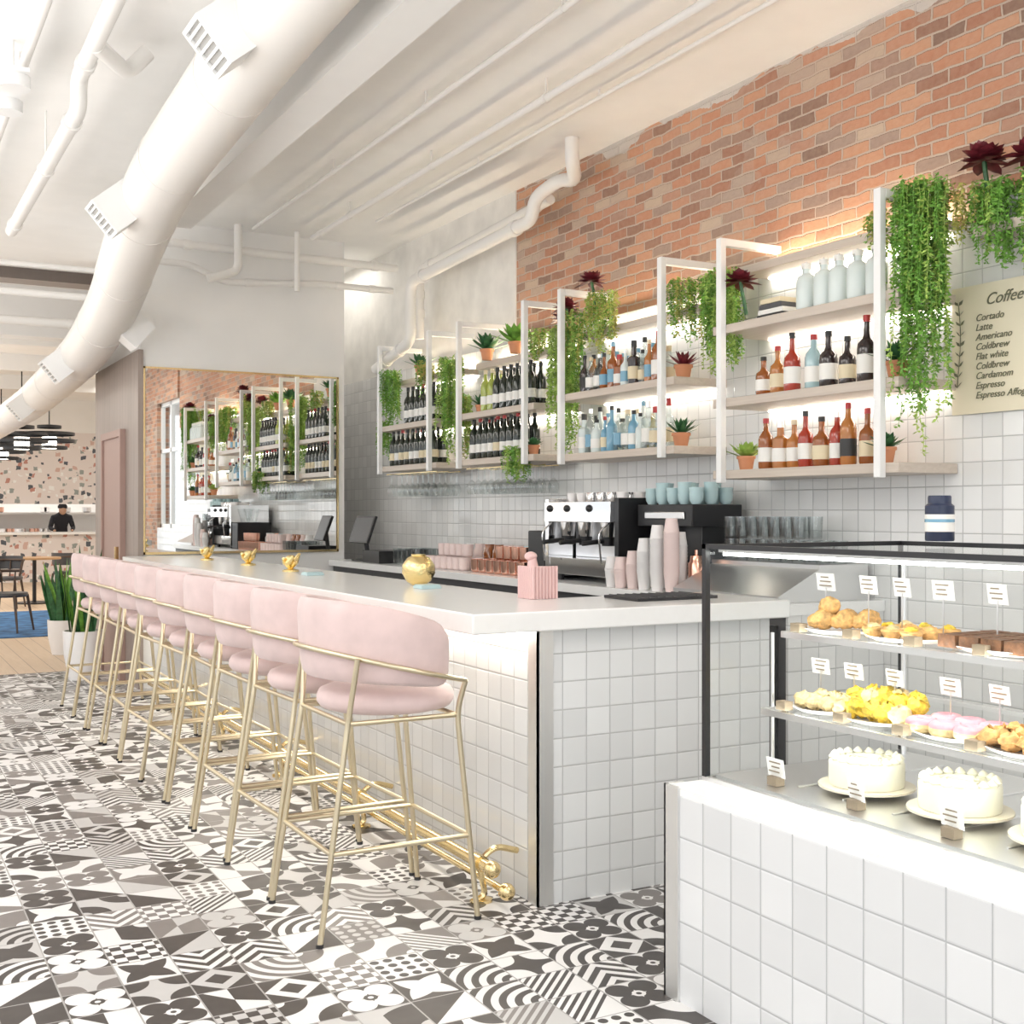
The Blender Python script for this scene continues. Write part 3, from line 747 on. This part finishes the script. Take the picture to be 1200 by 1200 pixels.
m.build('price_tags',parent=CASE)
def tray(m,x,y,z,w=.12,l=.10): m.lathe([(0,.0),(.085,.0),(.11,.012),(.108,.014),(.08,.004),(0,.004)],(x,y,z),'cup_white',24,sx=w/.11,sy=l/.11)
m=MB()
tray(m,2.63,2.70,z1,.11,.12)
for i in range(3):
    cx,cy=2.59+.05*i,2.73-.04*i
    m.sphere((cx,cy,z1+.04),.034,'pastry',14,10,1.3,.9,.9,.003)
    m.sphere((cx-.03,cy+.01,z1+.035),.026,'pastry',12,8,1,1,.8,.003)
m.sphere((2.61,2.73,z1+.078),.032,'pastry',12,8,1.1,1,.9,.003)
m.build('croissants')
m=MB(); tray(m,2.63,2.44,z1,.11,.13)
for i in range(9):
    cx=2.57+.07*(i%3)+U(-.01,.01); cy=2.52-.075*(i//3)+U(-.01,.01)
    m.lathe([(.02,.006),(.033,.03),(.03,.034),(0,.036)],(cx,cy,z1),'pastry',12); m.sphere((cx,cy,z1+.036),.02,random.choice(['pastry','icing_yellow','scone']),8,6,1,1,.5,.003)
m.build('fruit_tarts')
m=MB(); tray(m,2.63,2.1,z1,.11,.17)
for i in range(16):
    cx=2.56+.055*(i%4); cy=2.22-.07*(i//4); m.obox((cx,cy,z1+.024),(.024,.030,.017),'pastry_dark',(0,0,U(-.1,.1)))
m.build('brownies')
m=MB(); tray(m,2.56,2.68,z2,.11,.11)
for i in range(6): m.sphere((2.52+.07*(i%2),2.74-.05*(i//2),z2+.03),.036,'scone',10,7,1,1,.65,.006)
m.build('scones')
m=MB(); tray(m,2.58,2.47,z2,.13,.14)
for i in range(14):
    m.sphere((2.52+.06*(i%3)+U(-.01,.01),2.58-.055*(i//3),z2+.036+(.02 if i%3 else 0)),.034,'icing_yellow' if i%4 else 'scone',10,7,1,1,.8,.008)
m.build('lemon_buns')
m=MB(); tray(m,2.56,2.20,z2,.11,.13)
for i in range(6):
    c=Vector((2.51+.095*(i%2),2.28-.08*(i//2),z2+.024))
    m.tube([c+Vector((.027*math.cos(a*.5236),.027*math.sin(a*.5236),0)) for a in range(12)],.018,'scone',10,closed=True)
    m.tube([c+Vector((.027*math.cos(a*.5236),.027*math.sin(a*.5236),.006)) for a in range(12)],.0175,'icing_pink',10,closed=True)
m.build('pink_donuts')
m=MB(); tray(m,2.55,1.96,z2,.11,.13)
for i in range(12): m.sphere((2.50+.05*(i%3),2.05-.06*(i//3),z2+.03),.034,'pastry',8,6,1,1,.7,.01)
m.build('nut_pastries')
def cake(x,y,r=.105):
    m=MB(); z=z3+.004
    m.lathe([(0,0),(r*.7,0),(r*1.28,.012),(r*1.28,.018),(0,.018)],(x,y,z),'plate_cream',40)
    m.lathe([(0,.019),(r*.98,.019),(r,.03),(r,.082),(r*.96,.09),(0,.09)],(x,y,z),'cake_cream',40)
    for k in range(18):
        a=k*2*math.pi/18; cx,cy=x+math.cos(a)*r*.86,y+math.sin(a)*r*.86
        m.lathe([(.012,0),(.015,.006),(.010,.013),(.004,.018),(0,.02)],(cx,cy,z+.089),'cake_cream',10)
    m.tube([(x+r*.55*math.cos(t*.4)*(1-t/70),y+r*.55*math.sin(t*.4)*(1-t/70),z+.092) for t in range(45)],.004,'cake_cream',6)
    m.build('layer_cake')
cake(2.53,2.50); cake(2.54,2.18); cake(2.54,1.86)
m=MB()
m.lathe([(0,0),(.042,0),(.045,.004),(.045,.112),(.036,.12),(.036,.14),(.034,.145),(0,.145)],(3.03,2.68,1.3575),'navy',24)
m.lathe([(.0455,.03),(.0455,.085)],(3.03,2.68,1.3575),'label_white',24); m.lathe([(.046,.06),(.046,.07)],(3.03,2.68,1.3575),'liq_blue',24)
m.build('supplement_canister')

# ------------------------------------------------------------ counter items
ZC=1.091; ZB=1.031
m=MB(); m.lathe([(.03,0),(.035,.004),(.06,.02),(.082,.06),(.08,.1),(.055,.135),(.035,.145),(.036,.152),(.03,.15)],(2.42,5.35,ZC),'gold',24); m.build('gold_vase')
for x,y in ((2.36,5.12),(2.28,6.5)):
    m=MB(); m.box(x-.05,x+.05,y-.05,y+.05,ZC,ZC+.012,'cup_blue'); m.box(x-.045,x+.045,y-.045,y+.045,ZC+.012,ZC+.018,'cup_blue'); m.build('napkin_stack')
for y,x in ((8.9,2.3),(7.9,2.32),(6.95,2.3)):
    m=MB()
    m.lathe([(.05,0),(.05,.01),(.01,.02),(0,.02)],(x,y,ZC),'gold',16)
    for k in range(5):
        a=k*1.3; m.tube([(x,y,ZC+.02),(x+.03*math.cos(a),y+.05*math.sin(a),ZC+.06),(x+.05*math.cos(a+.7),y+.07*math.sin(a+.7),ZC+.05+.015*k)],[.012,.02,.008],'gold',10)
    m.sphere((x,y,ZC+.07),.035,'gold',12,8,1,1.3,.9); m.build('gold_figurine')
m=MB(); x,y=2.50,4.32
m.box(x-.06,x+.06,y-.055,y+.055,ZC,ZC+.13,'pink_glaze')
for k in range(8): m.tube([(x-.062,y-.05+k*.0143,ZC),(x-.062,y-.05+k*.0143,ZC+.135)],.007,'pink_glaze',6); m.tube([(x-.055+k*.0157,y-.057,ZC),(x-.055+k*.0157,y-.057,ZC+.135)],.007,'pink_glaze',6)
m.tube([(x-.025,y,ZC+.12),(x-.028,y,ZC+.165)],[.026,.018],'pink_glaze',10); m.sphere((x-.035,y,ZC+.175),.022,'pink_glaze',12,8,1.3,1,.9)
m.build('pink_ceramic_holder')
m=MB(); m.box(2.75,3.15,3.95,4.2,ZC,ZC+.012,'black_plastic')
for k in range(10): m.tube([(2.77+.04*k,3.96,ZC+.013),(2.77+.04*k,4.19,ZC+.013)],.003,'dark_grey',5)
m.build('bar_mat')
m=MB(); m.box(3.72,4.0,9.0,9.35,ZB,ZB+.1,'black_plastic'); m.obox((3.8,9.55,ZB+.27),(.012,.17,.12),'black_plastic',(0,.35,.1)); m.obox((3.787,9.55,ZB+.27),(.002,.155,.105),'dark_grey',(0,.35,.1)); m.tube([(3.85,9.55,ZB),(3.82,9.55,ZB+.25)],.02,'black_plastic'); m.box(3.75,3.95,9.42,9.68,ZB,ZB+.015,'black_plastic')
m.build('pos_terminal')
m=MB()
m.box(3.80,4.24,5.68,6.42,ZB+.04,ZB+.14,'chrome'); m.box(3.98,4.24,5.70,6.40,ZB+.14,ZB+.40,'steel'); m.box(3.76,4.24,5.68,6.42,ZB+.36,ZB+.48,'chrome')
m.box(3.79,4.24,5.64,5.68,ZB+.02,ZB+.5,'black_plastic'); m.box(3.79,4.24,6.42,6.46,ZB+.02,ZB+.5,'chrome')
for y in (5.85,6.1,6.3):
    m.lathe([(.04,-.09),(.045,-.05),(.05,0)],(3.86,y,ZB+.36),'chrome',16); m.lathe([(.038,-.05),(.042,0)],(3.86,y,ZB+.27),'black_metal',16)
    m.tube([(3.84,y,ZB+.25),(3.68,y,ZB+.235)],.014,'black_plastic',10); m.sphere((3.76,y+.05,ZB+.44),.022,'black_plastic')
for y in (5.74,6.38): m.tube(rpath([(3.8,y,ZB+.36),(3.72,y,ZB+.3),(3.74,y,ZB+.12)],.04),.006,'chrome',8)
for (x,y) in ((3.84,5.75),(4.2,5.75),(3.84,6.35),(4.2,6.35)): m.lathe([(.02,0),(.02,.045)],(x,y,ZB),'black_plastic',10)
m.build('espresso_machine',bevel=.006)
m=MB()
for r in range(2):
    for i in range(6):
        m.lathe([(.022,0),(.032,.02),(.036,.055),(.033,.055),(.028,.02)],(3.9+r*.12,5.76+i*.11,ZB+.481),random.choice(['cup_white','chrome','cup_white']),14)
m.build('coffee_cups')
m=MB(); m.box(3.90,4.22,5.10,5.56,ZB+.0,ZB+.08,'steel'); m.box(3.96,4.22,5.10,5.56,ZB+.08,ZB+.36,'black_plastic'); m.box(3.88,4.22,5.08,5.58,ZB+.34,ZB+.46,'black_plastic')
m.box(3.87,3.88,5.14,5.5,ZB+.38,ZB+.42,'steel'); m.tube([(3.92,5.3,ZB+.34),(3.92,5.3,ZB+.22)],.02,'chrome'); m.build('coffee_brewer',bevel=.012)
m=MB()
for r in range(3):
    for i in range(5):
        for k in range(3 if (r+i)%2 else 2): m.lathe([(.024,0),(.036,.02),(.041,.06),(.037,.06),(.03,.02)],(3.94+r*.1,5.12+i*.1,ZB+.461+.03*k),'cup_blue',14)
m.build('stacked_blue_cups')
def cupstack(name,x,y,h,mat,r=.042,z=ZB):
    m=MB(); 
    m.lathe([(r*.72,.0),(r*1.0,.1),(r*1.04,.105)],(x,y,z),mat,18)
    zz=.1
    while zz<h: m.lathe([(r*.95,zz-.01),(r*.99,zz+.012),(r*1.04,zz+.016)],(x,y,z),mat,18); zz+=.018
    m.lathe([(r*1.0,zz-.01),(r*.72,zz+.07),(0,zz+.07)],(x,y,z),mat,18)
    m.build(name)
cupstack('paper_cup_stack',3.74,5.42,.12,'cup_pink'); cupstack('paper_cup_stack',3.73,5.30,.20,'cup_white'); cupstack('paper_cup_stack',3.73,5.18,.27,'cup_white'); cupstack('paper_cup_stack',3.83,5.12,.24,'cup_white'); cupstack('paper_cup_stack',3.74,5.07,.31,'cup_pink')
cupstack('paper_cup_stack',3.72,5.60,.05,'cup_white'); cupstack('paper_cup_stack',3.72,5.51,.08,'cup_pink')
m=MB(); m.box(3.95,4.26,4.2,5.0,ZB,ZB+.17,'steel')
vs=[(3.70,4.2,ZB),(3.70,5.0,ZB),(3.95,5.0,ZB),(3.95,4.2,ZB),(3.70,4.2,ZB+.03),(3.70,5.0,ZB+.03),(3.95,5.0,ZB+.15),(3.95,4.2,ZB+.15)]
m.add(vs,[(0,1,2,3),(4,7,6,5),(0,4,5,1),(1,5,6,2),(2,6,7,3),(3,7,4,0)],'steel'); m.build('steel_drainboard')
m=MB()
for r in range(2):
    for i in range(9):
        for k in range(1 if i<2 else 2): m.lathe([(.03,0),(.034,.005),(.038,.11),(.035,.11),(.031,.01)],(4.02+r*.11,4.25+i*.085,ZB+.171+k*.115),'glassware',12)
m.build('glass_tumblers')
m=MB(); m.lathe([(.035,0),(.042,.02),(.042,.15),(.034,.16),(.03,.19),(0,.2)],(3.87,5.03,ZB+.0),'copper',20); m.tube([(3.87,5.03,ZB+.19),(3.87,5.03,ZB+.22)],.01,'copper'); m.build('cocktail_shaker')
m=MB()
for r in range(2):
    for i in range(7): m.lathe([(.03,0),(.04,.01),(.042,.09),(.039,.09),(.036,.015)],(3.82+.11*r,6.8+i*.11,ZB),'copper',14)
    for i in range(7): m.lathe([(.03,0),(.04,.01),(.042,.09),(.039,.09),(.036,.015)],(3.82+.11*r,7.65+i*.1,ZB+.0),'cup_pink',14)
for i in range(5): m.lathe([(.03,0),(.04,.01),(.042,.09),(.039,.09),(.036,.015)],(3.87,7.70+i*.1,ZB+.095),'cup_pink',14)
for i in range(4): m.lathe([(.03,0),(.04,.01),(.042,.09),(.039,.09),(.036,.015)],(3.87,6.85+i*.11,ZB+.095),'copper',14)
m.build('copper_mugs')
m=MB()
for r in range(3):
    for i in range(5): m.lathe([(.028,0),(.034,.01),(.036,.13),(.033,.13),(.03,.015)],(3.8+.11*r,8.45+i*.09,ZB),'glassware',12)
m.build('highball_glasses')
m=MB()
for i in range(10):
    m.lathe([(.035,0),(.05,.01),(.052,.13),(.04,.15),(.04,.18),(0,.18)],(4.14,6.82+.15*i,ZB),random.choice(['cup_blue','copper','cup_pink','gold','cup_white','liq_amber']),16)
m.build('storage_jars')
m=MB(); m.box(3.8,4.2,6.48,6.7,ZB,ZB+.3,'black_plastic'); m.lathe([(.05,.3),(.09,.45),(.09,.46)],(4.0,6.59,ZB),'glassware',16); m.build('coffee_grinder',bevel=.01)

# ------------------------------------------------------------ far room
m=MB(); m.box(-.8,2.7,14.8,18.6,.001,.012,'rug_blue'); m.build('blue_rug')
def chair(x,y,rot,z=0):
    m=MB()
    for sx in (-1,1):
        for sy in (-1,1): m.tube([(sx*.17,sy*.17,.44),(sx*.23,sy*.22,0)],[.02,.012],'dark_wood',8)
    m.lathe([(0,.42),(.22,.42),(.24,.44),(.235,.47),(0,.48)],(0,0,0),'dark_grey',20)
    pts=[(.25*math.cos(a),.25*math.sin(a),.72) for a in [math.radians(-100+200*i/16) for i in range(17)]]
    m.tube(pts,.018,'dark_wood',8)
    for i in (1,4,8,12,15): p=pts[i]; m.tube([(p[0]*.8,p[1]*.8,.46),p],.01,'dark_wood',6)
    vs=[]; 
    for p in pts[4:13]: vs+=[(p[0],p[1],.58),(p[0]*1.06,p[1]*1.06,.78)]
    m.add(vs,[(2*i,2*i+2,2*i+3,2*i+1) for i in range(8)],'dark_grey',True)
    o=m.build('dining_chair',loc=(x,y,z)); o.rotation_euler[2]=rot
chair(1.60,15.5,2.6,.013); chair(1.2,17.2,.4,.013); chair(2.0,19.5,1.2); chair(3.1,20.9,4)
m=MB(); m.lathe([(0,0),(.28,0),(.28,.02),(.03,.04),(.03,.70),(.0,.70)],(2.5,20.3,.0),'black_metal',20); m.lathe([(0,.7),(.4,.7),(.4,.73),(0,.73)],(2.5,20.3,0),'tan_wood',28); m.build('round_table')
def pendant(x,y,z):
    m=MB()
    for k,(r,dz) in enumerate(((.2,0),(.42,-.12),(.42,-.24),(.3,-.36))):
        m.lathe([(0,.02),(r,.0),(r,-.05),(r*.97,-.05),(r*.97,-.01),(0,.0)],(x,y,z+dz),'black_metal',32); 
    m.lathe([(0,-.4),(.12,-.4),(.12,-.2),(0,-.2)],(x,y,z),'bulb',16)
    m.tube([(x,y,z),(x,y,CZ)],.01,'black_metal',6); m.build('pendant_lamp')
pendant(2.45,21.5,2.90); pendant(2.95,22.0,2.95); pendant(2.3,23.2,2.8)
def snake(x,y,r,h,L,n=26):
    m=MB(); m.lathe([(r*.7,0),(r*.95,h*.5),(r,h),(r*.92,h),(r*.88,h*.9)],(x,y,0.001),'cup_white',24); m.lathe([(0,h*.9),(r*.9,h*.91)],(x,y,0),'soil',20)
    for k in range(n):
        a=U(0,6.28); rr=U(0,r*.6); l=L*U(.6,1); tilt=U(.05,.3); bx_,by_=x+rr*math.cos(a),y+rr*math.sin(a); vs=[];fs=[]; w=.03; b=U(0,3.14); sd=Vector((math.cos(b),math.sin(b),0))
        for i in range(6):
            u=i/5; p=Vector((bx_+math.cos(a)*tilt*l*u,by_+math.sin(a)*tilt*l*u,h*.9+l*u)); ww=w*(1-u**3)+.001; vs+=[p-sd*ww,p+sd*ww]
        fs=[(2*i,2*i+1,2*i+3,2*i+2) for i in range(5)]; m.add(vs,fs,random.choice(['leaf_dark','leaf_green','leaf_dark']),True)
    m.build('snake_plant')
snake(1.74,10.9,.17,.42,.8); snake(1.86,12.9,.15,.35,.7)
def person():
    verts=[(0,0,.95),(0,-.05,1.15),(0,-.18,1.33),(0,-.25,1.42),(0,-.33,1.5),
      (.17,-.18,1.33),(.24,-.2,1.1),(.18,-.42,1.06),(-.17,-.18,1.33),(-.24,-.2,1.1),(-.18,-.42,1.06),
      (.1,0,.88),(.11,0,.48),(.11,.03,.06),(.11,-.12,.03),(-.1,0,.88),(-.11,0,.48),(-.11,.03,.06),(-.11,-.12,.03)]
    ed=[(0,1),(1,2),(2,3),(3,4),(2,5),(5,6),(6,7),(2,8),(8,9),(9,10),(0,11),(11,12),(12,13),(13,14),(0,15),(15,16),(16,17),(17,18)]
    rad=[.14,.13,.14,.06,.07,.07,.05,.04,.07,.05,.04,.09,.07,.05,.04,.09,.07,.05,.04]
    me=bpy.data.meshes.new('body'); me.from_pydata(verts,ed,[]); me.materials.append(MATS['cloth_black'])
    o=bpy.data.objects.new('kitchen_cook',me); scene.collection.objects.link(o); o.location=(3.95,27.75,0)
    s=o.modifiers.new('skin','SKIN')
    if me.skin_vertices:
        for i,v in enumerate(me.skin_vertices[0].data): v.radius=(rad[i],rad[i]); v.use_root=(i==0)
    u=o.modifiers.new('sub','SUBSURF'); u.levels=1; u.render_levels=2
    m=MB(); m.sphere((0,-.33,1.5),.095,'skin',14,10,.85,1,1.15); m.lathe([(.098,0),(.1,.05),(.07,.09),(0,.1)],(0,-.32,1.53),'cloth_black',16); m.sphere((0,-.43,1.49),.015,'skin')
    for sx in (-1,1): m.sphere((sx*.18,-.45,1.05),.04,'skin',10,8,.8,1.3,.6)
    m.build('head_and_hands',parent=o)
try: person()
except Exception as e: print('person',e)

# ------------------------------------------------------------ lights
w=bpy.data.worlds.new('sky'); scene.world=w; w.use_nodes=True
bg=w.node_tree.nodes['Background']; bg.inputs[0].default_value=(.92,.96,1,1); bg.inputs[1].default_value=1.15
def area(name,loc,rot,sx,sy,e,col=(1,.96,.9)):
    l=bpy.data.lights.new(name,'AREA'); l.shape='RECTANGLE'; l.size=sx; l.size_y=sy; l.energy=e; l.color=col
    o=bpy.data.objects.new(name,l); o.location=loc; o.rotation_euler=rot; scene.collection.objects.link(o)
for i,y in enumerate((0.5,4,8)):
    area('overhead_fill',(-1.2,y,3.7),(0,math.radians(-15),0),1.2,2.4,26)  # added fill lamps outside the view; no fixtures here
area('window_fill',(-3.3,4,2.0),(0,math.radians(-90),0),2.6,12,42,(.97,.98,1))  # added area lamp boosting light from the unseen left openings
area('window_fill',(.5,-2.9,2.0),(math.radians(90),0,0),6,2.6,62,(.97,.98,1))  # same kind of added lamp, at the unseen front openings
area('upward_fill',(-2.0,4.5,1.3),(math.pi,0,0),2.4,12,310,(1,.975,.94))  # added upward fill to brighten the ceiling; no real fixture
area('upward_fill',(-2.0,17,1.3),(math.pi,0,0),2.4,9,210,(1,.95,.88))  # added upward fill for the far room ceiling
area('overhead_fill',(3.1,1.2,3.75),(0,0,0),1.2,1.8,30)  # added overhead fill, near right side
area('passage_fill',(4.06,11.0,3.8),(0,0,0),.3,1.2,5)  # fill lamp added to lift the dark passage
area('overhead_fill',(-.5,20,3.7),(0,0,0),3,8,190,(1,.95,.87))  # added overhead fill for the far room, left half
area('overhead_fill',(4.8,20,3.7),(0,0,0),2,8,130,(1,.95,.87))  # added overhead fill for the far room, right half
area('kitchen_light',(3.5,28.4,3.6),(0,0,0),4,1.2,90)

# ------------------------------------------------------------ camera
c=bpy.data.cameras.new('camera'); c.sensor_width=36; c.lens=42; c.clip_end=200
co=bpy.data.objects.new('camera',c); co.location=(0,0,1.45); co.rotation_euler=(math.pi/2,0,-math.atan(770/1400)); scene.collection.objects.link(co); scene.camera=co
